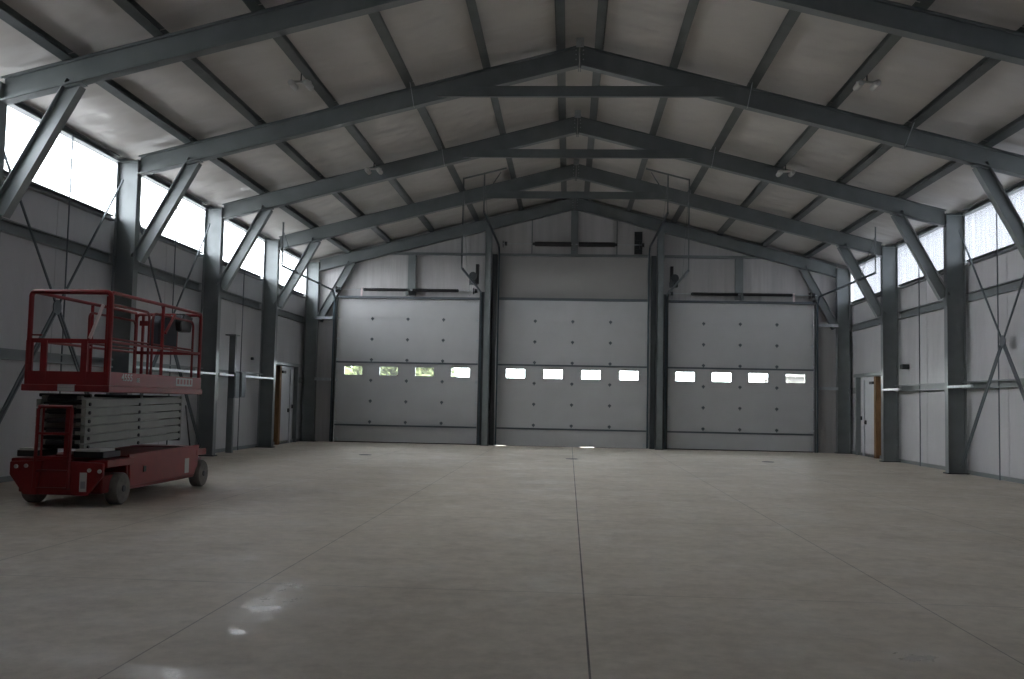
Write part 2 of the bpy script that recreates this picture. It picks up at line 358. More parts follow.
# ------------------------------------------------------------------ frames
ROW = {5: 'standing against back wall', 4: 'second frame from back wall', 3: 'third frame from back wall',
       2: 'fourth frame from back wall', 1: 'fifth frame from back wall'}
ORD = ['first', 'second', 'third', 'fourth', 'fifth', 'sixth', 'seventh']
CD = .42                                    # column depth
for k in (5, 4, 3, 2, 1):
    y = F(k) if k < 5 else F(5) - .03
    for s, side in ((-1, 'left'), (1, 'right')):
        c = empty('steel_column', (s * (HW + CD / 2), y, 0), 'tall grey steel wall column, %s side, %s' % (side, ROW[k]), 'column', 'wall columns')
        ztop = rt(HW + CD / 2) - .02
        xc = s * (HW + CD / 2)
        MB().sweep(iprof(.20, CD, .014), (xc, y, .02), (xc, y, ztop), (1, 0, 0)).build('shaft', M['steel'], c)
        bp = MB().box(xc - .25, xc + .25, y - .14, y + .14, 0, .025)
        bp.build('base_plate', M['darksteel'], c)
        if k < 5:
            st = MB()
            for zz in (ztop - .05,):
                st.box(min(s * (HW + .014), s * (HW + CD - .014)), max(s * (HW + .014), s * (HW + CD - .014)), y - .095, y - .006, zz, zz + .012)
            pieces(st, 'stiffener', M['steel'], c)
        # rafter
        r = empty('roof_rafter', (s * 4.3, y, rt(4.3) - .2), 'deep grey steel roof rafter, %s of the ridge, %s' % (side, ROW[k].replace('standing ', '')), 'rafter', 'roof rafters')
        D = .375
        x0, x1 = 0.006, HW - .004
        web = MB(); X = lambda x: s * x
        web.prism([(X(x0), rt(x0) - .014), (X(x1), rt(x1) - .014), (X(x1), rt(x1) - D + .014), (X(x0), rt(x0) - D - .02 + .014)], 1, y - .006, y + .006)
        for ztf, zbf in ((lambda x: rt(x), lambda x: rt(x) - .014), (lambda x: rt(x) - D - .02 * (1 - x / HW) + .014, lambda x: rt(x) - D - .02 * (1 - x / HW))):
            web.prism([(X(x0), ztf(x0)), (X(x1), ztf(x1)), (X(x1), zbf(x1)), (X(x0), zbf(x0))], 1, y - .10, y + .10)
        # lips of the channels
        for a, b in ((0, .035), (D - .035, D)):
            for yy in (-.10, .094):
                web.prism([(X(x0), rt(x0) - a), (X(x1), rt(x1) - a), (X(x1), rt(x1) - b), (X(x0), rt(x0) - b)], 1, y + yy, y + yy + .006)
        web.build('channel_pair', M['steel'], r)
        ep = MB().box(min(X(.006), X(.03)), max(X(.006), X(.03)), y - .12, y + .12, rt(0) - .46, rt(0) - .02); ep.build('end_plate', M['steel'], r)
        bl = MB()
        for dz in (-.08, -.16, -.26, -.34): bl.lathe([(.014, 0), (.014, .012), (.008, .02)], (X(.07), y - .022, rt(0) + dz), 1, 6)
        pieces(bl, 'splice_bolt', M['galv'], r)
        # knee brace
        if True:
            pa = Vector((X(HW + .02), y, 3.98)); pb = Vector((X(7.50), y, rt(7.5) - D + .02))
            if k == 5: pb.y = pa.y = y
            d = (pb - pa).normalized()
            b = empty('knee_brace', tuple((pa + pb) / 2), 'slanting steel brace from column to rafter, %s side, %s' % (side, ROW[k].replace('standing ', '')), 'brace', 'knee braces')
            MB().sweep(iprof(.18, .25, .012), pa + d * .10, pb, (0, 0, 1)).build('channel', M['steel'], b)
            gp = MB(); gx = sorted((X(HW - .012), X(HW - .001)))
            gp.box(gx[0], gx[1], y - .09, y + .09, 3.86, 4.36)
            gp.prism([(pb.x - .13, rt(pb.x - .13) - D - .016), (pb.x + .13, rt(pb.x + .13) - D - .016), (pb.x + .13, rt(pb.x + .13) - D - .03), (pb.x - .13, rt(pb.x - .13) - D - .03)], 1, y - .095, y + .095)
            pieces(gp, 'gusset', M['steel'], b)
    # ridge plate
    tag(MB().box(-.075, .075, y - .13, y - .125, rt(0) - .06, rt(0) + .13).build('ridge_clip', M['galv']),
        'small pale ridge clip plate at the peak, %s' % ROW[k].replace('standing ', ''), 'plate', 'ridge clips')
    # collar tie
    if k in (2, 3, 4):
        z0, z1 = 7.275, 7.475; yy = y - .11
        hx = lambda z: (rt(0) - .39 - z) / SL
        t = MB()
        xo = 2.72
        t.prism([(-xo, z0), (xo, z0), (hx(z1) + .55, z1), (-hx(z1) - .55, z1)], 1, yy - .012, yy)
        t.prism([(-xo, z0), (xo, z0), (xo, z0 + .012), (-xo, z0 + .012)], 1, yy - .085, yy - .012)
        t.box(-hx(z1) - .5, hx(z1) + .5, yy - .085, yy - .012, z1 - .012, z1)
        t.box(-hx(z1) - .5, hx(z1) + .5, yy - .085, yy - .079, z1 - .035, z1)
        t.box(-xo, xo, yy - .085, yy - .079, z0, z0 + .03)
        tag(t.build('collar_tie', M['steel']), 'horizontal grey steel collar tie under the roof peak, %s' % ROW[k], 'tie beam', 'collar ties')
    # fly braces from purlin to rafter foot
    fb = [(-3.235, 'left'), (3.235, 'right')] if k in (2, 3, 4) else []
    if k == 2: fb.append((6.19, 'far right'))
    for x, side in fb:
        f = MB(); zt = rt(x) + .06; zb = rt(x) - .375
        f.bar((x, y - .40, zt), (x * .985, y - .11, zb + .005), .045, .006, (1, 0, 0))
        f.bar((x * .985, y - .11, zb + .005), (x * .985, y - .02, zb + .005), .045, .006, (1, 0, 0))
        tag(f.build('fly_brace', M['galv']), 'thin pale strap from purlin to rafter, %s of ridge, %s' % (side, ROW[k]), 'brace', 'fly braces')

# purlins, one per line and bay
BAYN = {4: 'bay nearest the back wall', 3: 'second bay from back wall', 2: 'third bay from back wall', 1: 'fourth bay from back wall', 0: 'fifth bay from back wall'}
pmesh = {}
for i, x in enumerate(PX):
    for s, side in ((-1, 'left'), (1, 'right')):
        X = s * x
        for k in range(0, 5):
            y0 = F(k) + .02; y1 = F(k + 1) - .02 if k < 4 else YB - .01
            key = (s, k == 4)
            if key not in pmesh:
                n = Vector((s * SL, 0, 1)).normalized()
                pr = iprof(.155, PD - .01, .006)
                mb = MB().sweep(pr, (0, 0, 0), (0, y1 - y0, 0), n)
                o = mb.build('roof_purlin', M['purlin']); pmesh[key] = o
            else:
                o = pmesh[key].copy(); COL.objects.link(o)
            o.location = (X, y0, rt(x) + (PD - .01) / 2 + .004)
            tag(o, 'grey steel roof purlin, %s line %s of the ridge, %s' % (ORD[i], side, BAYN[k]), 'purlin', 'roof purlins')
# eave struts and wall girts
BAYW = {4: 'bay nearest the back wall', 3: 'second bay from back wall', 2: 'third bay from back wall', 1: 'fourth bay from back wall', 0: 'fifth bay from back wall'}
for s, side in ((-1, 'left'), (1, 'right')):
    for k in range(0, 5):
        y0 = F(k) + .115; y1 = F(k + 1) - .115
        def seg(name, z, h, d, label, cat, m='steel', xo=None, grp=None, ya=y0, yb=y1):
            xo_ = WX - .005 if xo is None else xo
            x = s * (xo_ - d / 2)
            o = MB().sweep(cprof(d, h, .006, .02, 1), (x, ya if s < 0 else yb, z), (x, yb if s < 0 else ya, z), (0, 0, 1)).build(name, M[m])
            return tag(o, label, cat, grp)
        seg('eave_strut', ZT + .04, .12, .14, 'dark steel eave strut over the high windows, %s wall, %s' % (side, BAYW[k]), 'strut', grp='eave struts')
        seg('sill_girt', ZS - .05, .10, .13, 'steel sill girt under the high windows, %s wall, %s' % (side, BAYW[k]), 'girt', grp='window sill girts')
        seg('upper_girt', 4.05, .20, .13, 'upper horizontal steel wall girt, %s wall, %s' % (side, BAYW[k]), 'girt', grp='upper wall girts')
        if k == 4:
            ya, yb = (y0, 28.66)
            gr = empty('middle_girt', (s * (WX - .1), (y0 + y1) / 2, 2.02), 'middle horizontal steel girt, %s wall, beside the white walk door' % side, 'girt', 'middle wall girts')
            for a, b in ((y0, 28.66), (31.35, y1)):
                if b > a: 
                    x = s * (WX - .08)
                    MB().sweep(cprof(.15, .17, .006, .03, 1), (x, a if s < 0 else b, 2.03), (x, b if s < 0 else a, 2.03), (0, 0, 1)).build('channel', M['steel'], gr)
        else:
            gr = empty('middle_girt', (s * (WX - .1), (y0 + y1) / 2, 2.02), 'middle horizontal steel girt, %s wall, %s' % (side, BAYW[k]), 'girt', 'middle wall girts')
            x = s * (WX - .10)
            MB().sweep(cprof(.19, .17, .006, .03, 1), (x, y0 if s < 0 else y1, 2.03), (x, y1 if s < 0 else y0, 2.03), (0, 0, 1)).build('channel', M['steel'], gr)
        # bright galvanised tie strap just inside the column line
        if s < 0 and k in (2, 3):
            for ya_, yb_, part in ([(F(k) + .12, F(k + 1) - .112, '')] if k != 3 else [(F(k) + .12, 24.14, ', before the electrical boxes'), (24.98, F(k + 1) - .112, ', beyond the electrical boxes')]):
                tag(MB().box(-HW - .02, -HW + .02, ya_, yb_, 1.955, 2.00).build('conduit_rail', M['galv']),
                    'bright galvanised rail on the left columns, %s%s' % (BAYW[k], part), 'rail', 'galvanised rails')
        if s > 0 and k in (1, 2, 3):
            tag(MB().box(HW - .03, HW + .03, F(k + 1) - 1.45, F(k + 1) - .112, 1.96, 2.015).build('conduit_rail', M['galv']),
                'short bright galvanised rail in front of a right column, %s' % BAYW[k], 'rail', 'galvanised rails')
        # mid-bay wall seam strip
        if k != 4:
            ym = (y0 + y1) / 2 + .3
            struct(MB().box(min(s * WX, s * (WX - .008)), max(s * WX, s * (WX - .008)), ym - .04, ym + .10, .09, ZS - .1).build('trim_%d' % (2 + k + (5 if s > 0 else 0)), M['wall']))
            # small hanging rod against the clerestory
            tag(MB().tube([(s * (WX - .17), ym + .03, .01), (s * (WX - .17), ym + .03, ZT)], .014, 6).build('sag_rod', M['frame_dark']),
                'thin upright rod from floor to high windows, %s wall, %s' % (side, BAYW[k]), 'rod', 'sag rods')

# cross bracing
for s, k, lab in ((-1, 1, 'left wall behind the red lift'), (-1, 2, 'left wall behind the rear of the lift'), (1, 2, 'right wall, third bay from the back'), (1, 1, 'right wall, fourth bay from the back')):
    x = s * (HW + .275); ya, yb = F(k) + .12, F(k + 1) - .12; ym = (ya + yb) / 2; zm = 2.9
    c = empty('cross_brace', (x, ym, zm), 'X of thin dark straps on %s' % lab, 'cross brace', 'wall cross braces')
    ring = MB().lathe([(.10, -.008), (.13, -.008), (.13, .008), (.10, .008)], (x, ym, zm), 0, 20); ring.build('centre_plate', M['frame_dark'], c)
    for yy, zz in ((ya, .18), (yb, .18), (ya, 5.62), (yb, 5.62)):
        d = Vector((0, yy - ym, zz - zm)).normalized(); n = Vector((0, -d.z, d.y))
        m_ = MB()
        for o_ in ((-.035, .035) if zz < 1 else (0,)):
            m_.bar(Vector((x, ym, zm)) + d * .12 + n * o_, Vector((x, yy, zz)) + n * o_, .03, .03, n)
        m_.build('strap', M['frame_dark'], c)

# ------------------------------------------------------------------ back wall steel
for s, side in ((-1, 'left'), (1, 'right')):
    xc = s * 2.85
    c = empty('door_post', (xc, 31.95, 0), 'tall grey steel post between the middle door and the %s door' % side, 'post', 'door posts')
    zt = rt(2.85) - .40
    MB().sweep(iprof(.20, .36, .014), (xc, 32.08, .02), (xc, 32.08, zt), (0, 1, 0)).build('shaft', M['steel'], c)
    MB().box(xc - .14, xc + .14, 31.87, 32.29, 0, .02).build('base_plate', M['darksteel'], c)
    for q, (a, b) in enumerate(((xc - .27, xc - .115), (xc + .115, xc + .27))):
        pass
    # jamb channels beside the post
    for a, b, lab in ((-.285, -.12, 'left'), (.12, .285, 'right')):
        jz = 6.38 if (s * a > 0) == False else 5.1
        tag(MB().box(xc + a, xc + b, 32.16, 32.35, 0, jz).build('door_jamb', M['jamb']),
            'dark steel door jamb on the %s side of the %s tall post' % (lab, side), 'jamb', 'door jambs')
    # outer jamb of the side door
    xj = -8.02 if s < 0 else 7.95
    tag(MB().box(xj - .055, xj + .055, 32.2, 32.35, 0, 5.0).build('door_jamb', M['jamb']), 'dark steel door jamb at the outer edge of the %s door' % side, 'jamb', 'door jambs')
    # girts beside the doors
    a, b = (-HW - .02, -8.08) if s < 0 else (8.01, HW + .02)
    for z, w in ((4.15, 'upper'), (2.09, 'lower')):
        tag(MB().box(a, b, 32.08, 32.34, z - .045, z + .045).build('corner_girt', M['galv']), 'short bright %s girt beside the outer edge of the %s door' % (w, side), 'girt', 'corner girts')
    # high girt over the side door and its stud
    a, b = sorted((s * 3.0, s * 6.3))
    tag(MB().box(a, b, 32.2, 32.35, 6.34, 6.42).build('gable_girt', M['steel']), 'horizontal steel gable girt high above the %s door' % side, 'girt', 'gable girts')
    tag(MB().sweep(cprof(.26, .14, .008, .03), (s * 5.45, 32.27, 4.96), (s * 5.45, 32.27, 6.33), (0, 1, 0)).build('gable_stud', M['steel']), 'short grey steel stud above the centre of the %s door' % side, 'stud', 'gable studs')
    a, b = sorted((s * 3.14, s * 7.94))
    tag(MB().box(a, b, 32.17, 32.35, 4.845, 4.915).build('door_header', M['frame_dark']), 'dark steel header along the top of the %s door' % side, 'header', 'door headers')
tag(MB().box(-2.5, 2.5, 32.15, 32.29, 4.85, 4.93).build('door_header', M['frame_dark']), 'dark steel header along the top of the middle door', 'header', 'door headers')
tag(MB().box(-2.5, 2.5, 32.2, 32.35, 6.34, 6.42).build('gable_girt', M['steel']), 'horizontal steel gable girt above the middle door', 'girt', 'gable girts')
tag(MB().sweep(cprof(.24, .14, .008, .03), (0, 32.27, 6.43), (0, 32.27, rt(0) - .42), (0, 1, 0)).build('gable_stud', M['steel']), 'grey steel stud under the roof peak above the middle door', 'stud', 'gable studs')
for s, side in ((-1, 'left'), (1, 'right')):
    tag(MB().box(s * 1.42 - .02, s * 1.42 + .02, 32.29, 32.35, 6.43, rt(1.42) - .36).build('gable_stud', M['steel']), 'thin steel stud %s of centre above the middle door' % side, 'stud', 'gable studs')
tag(MB().box(2.0, 2.26, 32.25, 32.345, 6.45, 7.2).box(2.03, 2.23, 32.21, 32.25, 6.9, 7.05).box(2.03, 2.23, 32.21, 32.25, 6.6, 6.75).build('wall_louver', M['darksteel']),
    'dark upright louver box high on the gable beside the right post', 'louver')

# ------------------------------------------------------------------ overhead doors
def hinge_mesh():
    m = MB(); m.prism([(-.012, -.07), (.012, -.07), (.03, 0), (.012, .055), (-.012, .055), (-.03, 0)], 1, -.012, 0); m.lathe([(.016, -.045), (.016, .045)], (0, -.02, 0), 0, 8); m.box(-.05, .05, -.012, 0, -.03, .03); return m
for di, (x0, x1) in enumerate(DO):
    nm = ['left', 'middle', 'right'][di]
    D = empty('door_%d' % (di + 1), ((x0 + x1) / 2, 32.33, 0)); struct(D)
    yd = 32.33
    n = 7; h = DH / n; W = x1 - x0; lap = .004
    bot = .014 if di == 1 else .0
    wins = [(x0 + W * (2 * i + 1) / 8 - .31, x0 + W * (2 * i + 1) / 8 + .31) for i in range(4)]
    for i in range(n):
        z0, z1 = i * h + (.03 if i == 0 else .002), (i + 1) * h - .004
        p = MB()
        if i == 3:
            a, b = 2.255, 2.545
            p.box(x0 + .01, x1 - .01, yd + .02, yd + .035, z1, z1 + .03); p.box(x0 + .01, x1 - .01, yd, yd + .05, z0, a); p.box(x0 + .01, x1 - .01, yd, yd + .05, b, z1)
            xs = [x0 + .01] + [q for w_ in wins for q in w_] + [x1 - .01]
            for q in range(0, len(xs), 2): p.box(xs[q], xs[q + 1], yd, yd + .05, a, b)
        else: p.box(x0 + .01, x1 - .01, yd, yd + .05, z0 - (.022 if di == 1 and i == 0 else 0), z1).box(x0 + .01, x1 - .01, yd + .02, yd + .035, z1, z1 + (.03 if i < 6 else .002))
        sec = p.build('door_section', M['doorpaint'], D)
        if i == 3:
            for (wa, wb_) in wins:
                fr = MB(); e = .022
                fr.box(wa - e, wb_ + e, yd - .01, yd, b, b + e); fr.box(wa - e, wb_ + e, yd - .01, yd, a - e, a)
                fr.box(wa - e, wa, yd - .01, yd, a, b); fr.box(wb_, wb_ + e, yd - .01, yd, a, b)
                fr.build('window_frame', M['doorpaint'], sec)
                MB().box(wa, wb_, yd + .02, yd + .026, a, b).build('pane', M['pane'], sec)
    for i in range(1, n):
        for q in (1, 2, 3):
            hm = hinge_mesh(); cx_, cz_ = x0 + W * q / 4, i * h
            hm.v = [(v[0] + cx_, v[1] + yd, v[2] + cz_) for v in hm.v]
            hm.build('hinge', M['frame_dark'], D)
        for xx in (x0 + .05, x1 - .05):
            hm = hinge_mesh(); hm.v = [(v[0] + xx, v[1] + yd, v[2] + i * h) for v in hm.v]; hm.build('roller_hinge', M['galv'], D)
    for z in (.575, 2.685):
        MB().box(x0 + .02, x1 - .02, yd - .05, yd - .001, z - .028, z + .028).build('strut', M['frame_dark'], D)
    sl = MB()
    if di == 1: sl.box(x0 + .35, x1 - 2.2, yd + .005, yd + .045, 0, .032); sl.box(x1 - 1.75, x1 - .01, yd + .005, yd + .045, 0, .032)
    else: sl.box(x0 + .01, x1 - .01, yd + .005, yd + .045, 0, .032)
    pieces(sl, 'bottom_seal', M['black'], D)
    br = MB()
    for xx in (x0 + .10, x1 - .10): br.box(xx - .05, xx + .05, yd - .02, yd, .03, .16)
    pieces(br, 'bottom_bracket', M['galv'], D)
    # tracks
    for e, xx in (('left', x0 - .07 if di != 1 else x0 + .02), ('right', x1 + .07 if di != 1 else x1 - .02)):
        zt = 5.06 if di != 1 else 6.62
        yv = 32.14
        t = empty('door_track', (xx, yv, 0), 'door track on the %s side of the %s door, upright then running back overhead' % (e, nm), 'track', 'door tracks')
        R = .38; pts = [(xx, yv, .02), (xx, yv, zt - R)]
        pts += [(xx, yv - R + R * math.cos(a), zt - R + R * math.sin(a)) for a in [PI / 2 * j / 6 for j in range(1, 7)]]
        pts += [(xx, 26.1, zt)]
        tr = MB()
        for (pa, pb) in zip(pts[:-1], pts[1:]):
            tr.bar(pa, pb, .045, .05, (1, 0, 0))
        tr.build('rail', M['track'], t)
        an = MB().box(xx - .03, xx - .024, yv, 32.2, .0, zt - .2)
        an.build('mounting_angle', M['steel'], t)
        # hanger
        hz = rt(xx) + .02
        MB().box(xx - .02, xx + .02, 26.1, 26.105, zt - .03, hz).box(xx - .02, xx - .015, 26.06, 26.1, zt - .03, hz).build('hanger', M['steel'], t)
        if (di != 1):
            MB().bar((xx, 27.5, zt + .03), (xx, 26.12, hz - .25), .03, .006, (1, 0, 0)).build('sway_bar', M['steel'], t)
        else:
            s_ = 1 if xx > 0 else -1
            MB().bar((xx - .55 * s_ * -1, 26.13, rt(abs(xx) + .55) + .0), (xx - .6 * s_, 26.13, rt(abs(xx) - .6) + .0), .04, .04, (0, 0, 1)).bar(
                (xx, 27.4, zt + .03), (xx, 26.15, hz - .2), .03, .006, (1, 0, 0)).bar((xx - .45 * s_, 26.13, rt(xx) + .05), (xx, 26.13, zt + .4), .03, .006, (0, 1, 0)).build('sway_bar', M['steel'], t)
    # torsion shaft
    zs = 5.11 if di != 1 else 6.71; ys = 31.98; cx_ = (x0 + x1) / 2
    T = empty('torsion_spring_shaft', (cx_, ys, zs), 'black torsion springs on a shaft above the %s door' % nm, 'spring shaft', 'torsion spring shafts')
    xa, xb = (x0 - .02, x1 + .02) if di != 1 else (x0 + .12, x1 - .12)
    MB().tube([(xa, ys, zs), (xb, ys, zs)], .014, 10).build('shaft', M['galv'], T)
    spans = {0: [(-6.95, -5.53), (-5.37, -3.90)], 1: [(-1.31, -.10), (.14, 1.34)], 2: [(3.92, 5.37), (5.53, 7.05)]}[di]
    for a, b in spans:
        sp = MB(); L_ = b - a; turns = int(L_ / .024); seg = 10
        rr = .052 if di != 1 else .082
        sp.lathe([(rr * .9, a - cx_), (rr, a - cx_ + .01)] + [(rr * (1 if j % 2 else .93), a - cx_ + L_ * j / 60) for j in range(2, 60)] + [(rr * .9, b - cx_)], (cx_, ys, zs), 0, 14)
        sp.build('spring', M['black'], T)
        # winding cone at the outer end
        far = a if abs(a - cx_) > abs(b - cx_) else b; sg = 1 if far > cx_ else -1
        MB().lathe([(.05, 0), (.055, .03), (.035, .08)] if sg > 0 else [(.035, -.08), (.055, -.03), (.05, 0)], (far, ys, zs), 0, 12).build('winding_cone', M['darksteel'], T)
    cb = MB().box(cx_ - .05, cx_ + .05, ys - .03, 32.2 if di == 1 else 32.19, zs - .17, zs + .06); cb.build('centre_bracket', M['steel'], T)
    for e in (xa + .12, xb - .12):
        MB().lathe([(.085, -.04), (.085, -.03), (.065, -.02), (.065, .03), (.085, .04)], (e, ys, zs), 0, 16).build('cable_drum', M['darksteel'], T)
        MB().box(e - .10, e - .085, ys - .05, 32.19 if di != 1 else 32.19, zs - .1, zs + .1).build('end_bracket', M['darksteel'], T)
    if di != 1:
        for e in ([-7.08] if di == 0 else [7.17]):
            MB().lathe([(.045, -.02), (.045, .02)], (e, ys - .02, zs + .01), 0, 12).box(e - .03, e + .03, ys - .06, ys + .0, zs - .22, zs - .03).build('pawl_bracket', M['pale'], T)
# chain operators beside the posts
for s, side in ((-1, 'left'), (1, 'right')):
    x = s * 3.32
    op = empty('chain_hoist', (x, 31.9, 5.35), 'dark chain hoist on the wall above the inner corner of the %s door' % side, 'hoist', 'chain hoists')
    MB().box(x - .16, x + .10, 31.95, 32.2, 5.33, 5.5).build('bracket', M['darksteel'], op)
    MB().lathe([(.05, -.05), (.13, -.045), (.13, -.02), (.06, 0), (.13, .02), (.13, .045), (.05, .05)], (x - .02, 31.85, 5.6), 1, 18).build('chain_wheel', M['darksteel'], op)
    MB().box(x + .06 if s < 0 else x - .16, x + .16 if s < 0 else x - .06, 31.9, 32.1, 5.35, 6.0).build('motor', M['black'], op)
    MB().tube([(x - .14, 31.85, 5.6), (x - .14, 31.85, 4.98), (x - .11, 31.85, 4.92), (x - .08, 31.85, 4.98), (x - .08, 31.85, 5.6)], .008, 5).build('chain', M['steel'], op)

# ------------------------------------------------------------------ walk doors in the side walls
for s, side, di in ((-1, 'left', 4), (1, 'right', 5)):
    X = lambda d: s * (WX - d)
    def bx(mb, d0, d1, y0, y1, z0, z1):
        a, b = sorted((X(d0), X(d1))); return mb.box(a, b, y0, y1, z0, z1)
    ya, yb = 29.62, 30.68
    D = empty('door_%d' % di, (X(0), (ya + yb) / 2, 0)); struct(D)
    leaf = bx(MB(), .002, .05, ya, yb, .02, 2.34).build('leaf', M['mandoor'], D)
    fr = MB(); bx(fr, .002, .09, ya - .09, ya - .005, 0, 2.42); bx(fr, .002, .09, yb + .005, yb + .13, 0, 2.42); bx(fr, .002, .09, ya - .09, yb + .13, 2.345, 2.43)
    fr.build('frame', M['mandoor'], D)
    hd = MB(); bx(hd, .05, .09, yb - .16, yb - .06, .98, 1.1); bx(hd, .09, .11, yb - .28, yb - .08, 1.03, 1.055); hd.build('lever_handle', M['darksteel'], D)
    cl = MB(); bx(cl, .05, .12, ya + .1, ya + .42, 2.2, 2.28); cl.build('closer', M['darksteel'], D)
    hg = MB()
    for z in (.35, 1.2, 2.05): bx(hg, .05, .065, ya - .01, ya + .02, z, z + .1)
    pieces(hg, 'hinge', M['darksteel'], D)
    tm = MB(); bx(tm, .002, .15, 29.28, 29.47, 0, 2.42)
    tag(tm.build('timber_stud', M['wood']), 'bare brown timber stud beside the %s walk door' % side, 'stud')
    hh = MB(); bx(hh, .002, .2, 28.62, 31.35, 2.44, 2.54)
    tag(hh.build('walk_door_header', M['steel']), 'dark steel header over the %s walk door' % side, 'header')
    jj = MB(); bx(jj, .002, .14, 31.28, 31.36, 0, 2.44)
    tag(jj.build('walk_door_jamb', M['steel']), 'dark steel jamb on the back wall side of the %s walk door' % side, 'jamb')
    sw = MB(); bx(sw, .10, .16, 30.95, 31.03, 1.15, 1.4) if False else bx(sw, .002, .05, 31.12, 31.22, 1.1, 1.22)
    tag(sw.build('light_switch', M['darksteel']), 'small dark switch box beside the %s walk door' % side, 'switch')
tag(MB().box(8.9, 9.098, 26.85, 27.05, 2.55, 2.68).build('alarm_bell', M['darksteel'], bevel=.02), 'small dark box on the right wall beside the second column', 'box')
tag(MB().box(-9.098, -9.02, 26.9, 27.0, 2.48, 2.56).build('alarm_bell', M['darksteel'], bevel=.02), 'small dark box on the left wall beside the second column', 'box')
# electrical boxes on a mid-bay post
ep = empty('equipment_post', (-8.78, 24.55, 0), 'slim dark steel post with a cap standing free against the left wall', 'post')
MB().sweep(cprof(.16, .10, .006, .02), (-8.78, 24.55, 0), (-8.78, 24.55, 3.0), (0, 1, 0)).build('shaft', M['steel'], ep)
MB().box(-8.92, -8.64, 24.35, 24.66, 3.0, 3.03).build('cap', M['steel'], ep)
for yy, h0, nm in ((24.32, 1.40, 'nearer the camera'), (24.80, 1.42, 'nearer the back wall')):
    b = empty('electrical_box', (-8.62, yy, h0), 'dark grey electrical box on the slim left wall post, %s' % nm, 'electrical box', 'electrical boxes')
    MB().box(-8.72, -8.56, yy - .17, yy + .17, h0, h0 + .66).build('enclosure', M['frame_dark'], b, bevel=.008)
    MB().box(-8.56, -8.545, yy - .15, yy + .15, h0 + .03, h0 + .63).build('door', M['frame_dark'], b)

# ------------------------------------------------------------------ lamps under the roof
for x, y, z, lab in ((-4.9, 16.5, 6.93, 'left of the ridge, near the camera'), (4.87, 16.5, 6.93, 'right of the ridge, near the camera'),
                  (-4.84, 22.62, 6.88, 'left of the ridge by third frame'), (4.85, 22.62, 6.88, 'right of the ridge by third frame')):
    l = empty('twin_lamp', (x, y, z), 'small unlit lamp with two pale heads %s' % lab, 'lamp', 'unlit roof lamps')
    s = 1 if x > 0 else -1
    MB().box(x - .18, x + .18, y - .035, y + .035, z + .03, z + .07).build('body', M['whitepart'], l, bevel=.008)
    MB().tube([(x, y, z + .07), (x, y, ct(x) - .03)], .012, 6).build('stem', M['darksteel'], l)
    for e in (-.14, .14):
        MB().lathe([(.015, -.17), (.055, -.15), (.06, 0), (.055, .15), (.015, .17)], (x + e, y, z), 1, 14).build('lamp_head', M['whitepart'], l, smooth=True)

# ------------------------------------------------------------------ scissor lift
LX0, LX1, LY0, LY1 = -7.03, -5.94, 12.0, 15.08
L = empty('scissor_lift', (-6.52, 13.6, 0), 'red scissor lift with a railed platform parked by the left wall', 'scissor lift')
cxl = (LX0 + LX1) / 2
# chassis
ch = MB()
ch.prism([(12.72, .17), (14.93, .17), (15.05, .30), (15.06, .62), (12.62, .62), (12.62, .30)], 0, -7.10, -5.93)
ch.box(-7.06, -5.97, 12.02, 12.72, .17, .40)
ch.box(-7.06, -5.97, 14.93, 15.34, .30, .46)
ch.box(-6.98, -6.05, 14.93, 15.34, .46, .64)
ch.build('chassis', M['reddark'], L, bevel=.02)
fp = MB()
fp.prism([(-7.14, .56), (-7.14, .40), (-6.95, .15), (-6.78, .15), (-6.72, .58)], 1, 11.94, 12.0)
fp.prism([(-6.36, .58), (-6.33, .15), (-6.12, .15), (-5.93, .40), (-5.93, .56)], 1, 11.94, 12.0)
fp.box(-6.80, -6.34, 11.98, 12.02, .15, .60)
fp.build('front_bumper', M['red'], L, bevel=.012)
pieces(MB().box(-6.77, -6.36, 11.90, 11.98, .22, .245).box(-6.77, -6.36, 11.90, 11.98, .44, .465), 'step', M['reddark'], L)
sp_ = MB()
sp_.prism([(12.66, .22), (14.88, .22), (15.02, .35), (15.06, .67), (12.62, .64), (12.66, .34)], 0, -5.935, -5.905)
sp_.build('side_cover', M['red'], L, bevel=.01)
fd = MB()
for y0_, y1_ in ((12.0, 12.75), (14.95, 15.62)):
    for xa, xb in ((-7.16, -6.9), (-6.15, -5.9)):
        fd.box(xa, xb, y0_, min(y1_, 15.36), .50, .60)
pieces(fd, 'wheel_guard', M['red'], L, bevel=.015)
cv = MB().box(-7.10, -6.83, 12.02, 12.5, .62, .70).box(-6.36, -5.97, 12.02, 12.5, .62, .70); pieces(cv, 'top_cover', M['black'], L, bevel=.01)
MB().box(-7.06, -6.84, 12.0, 12.4, .70, .73).build('cover_lid', M['whitepart'], L, bevel=.006); MB().box(-6.33, -6.0, 12.0, 12.4, .70, .73).build('cover_lid', M['whitepart'], L, bevel=.006)
# wheels
for x, sx in ((-7.06, -1), (-5.96, 1)):
    for y in (12.42, 15.20):
        w = empty('wheel', (x, y, .21)); w.parent = L; w.location = Vector((x, y, .21)) - L.location
        MB().lathe([(.12, -.085), (.19, -.085), (.21, -.06), (.21, .06), (.19, .085), (.12, .085)], (x, y, .21), 0, 28).build('tyre', M['rubber'], w, smooth=True)
        MB().lathe([(.03, .02), (.12, .03), (.12, .06), (.10, .075), (.05, .075), (.04, .10), (.02, .10)] if sx > 0 else [(.02, -.10), (.04, -.10), (.05, -.075), (.10, -.075), (.12, -.06), (.12, -.03), (.03, -.02)], (x, y, .21), 0, 20).build('rim', M['darksteel'], w, smooth=True)
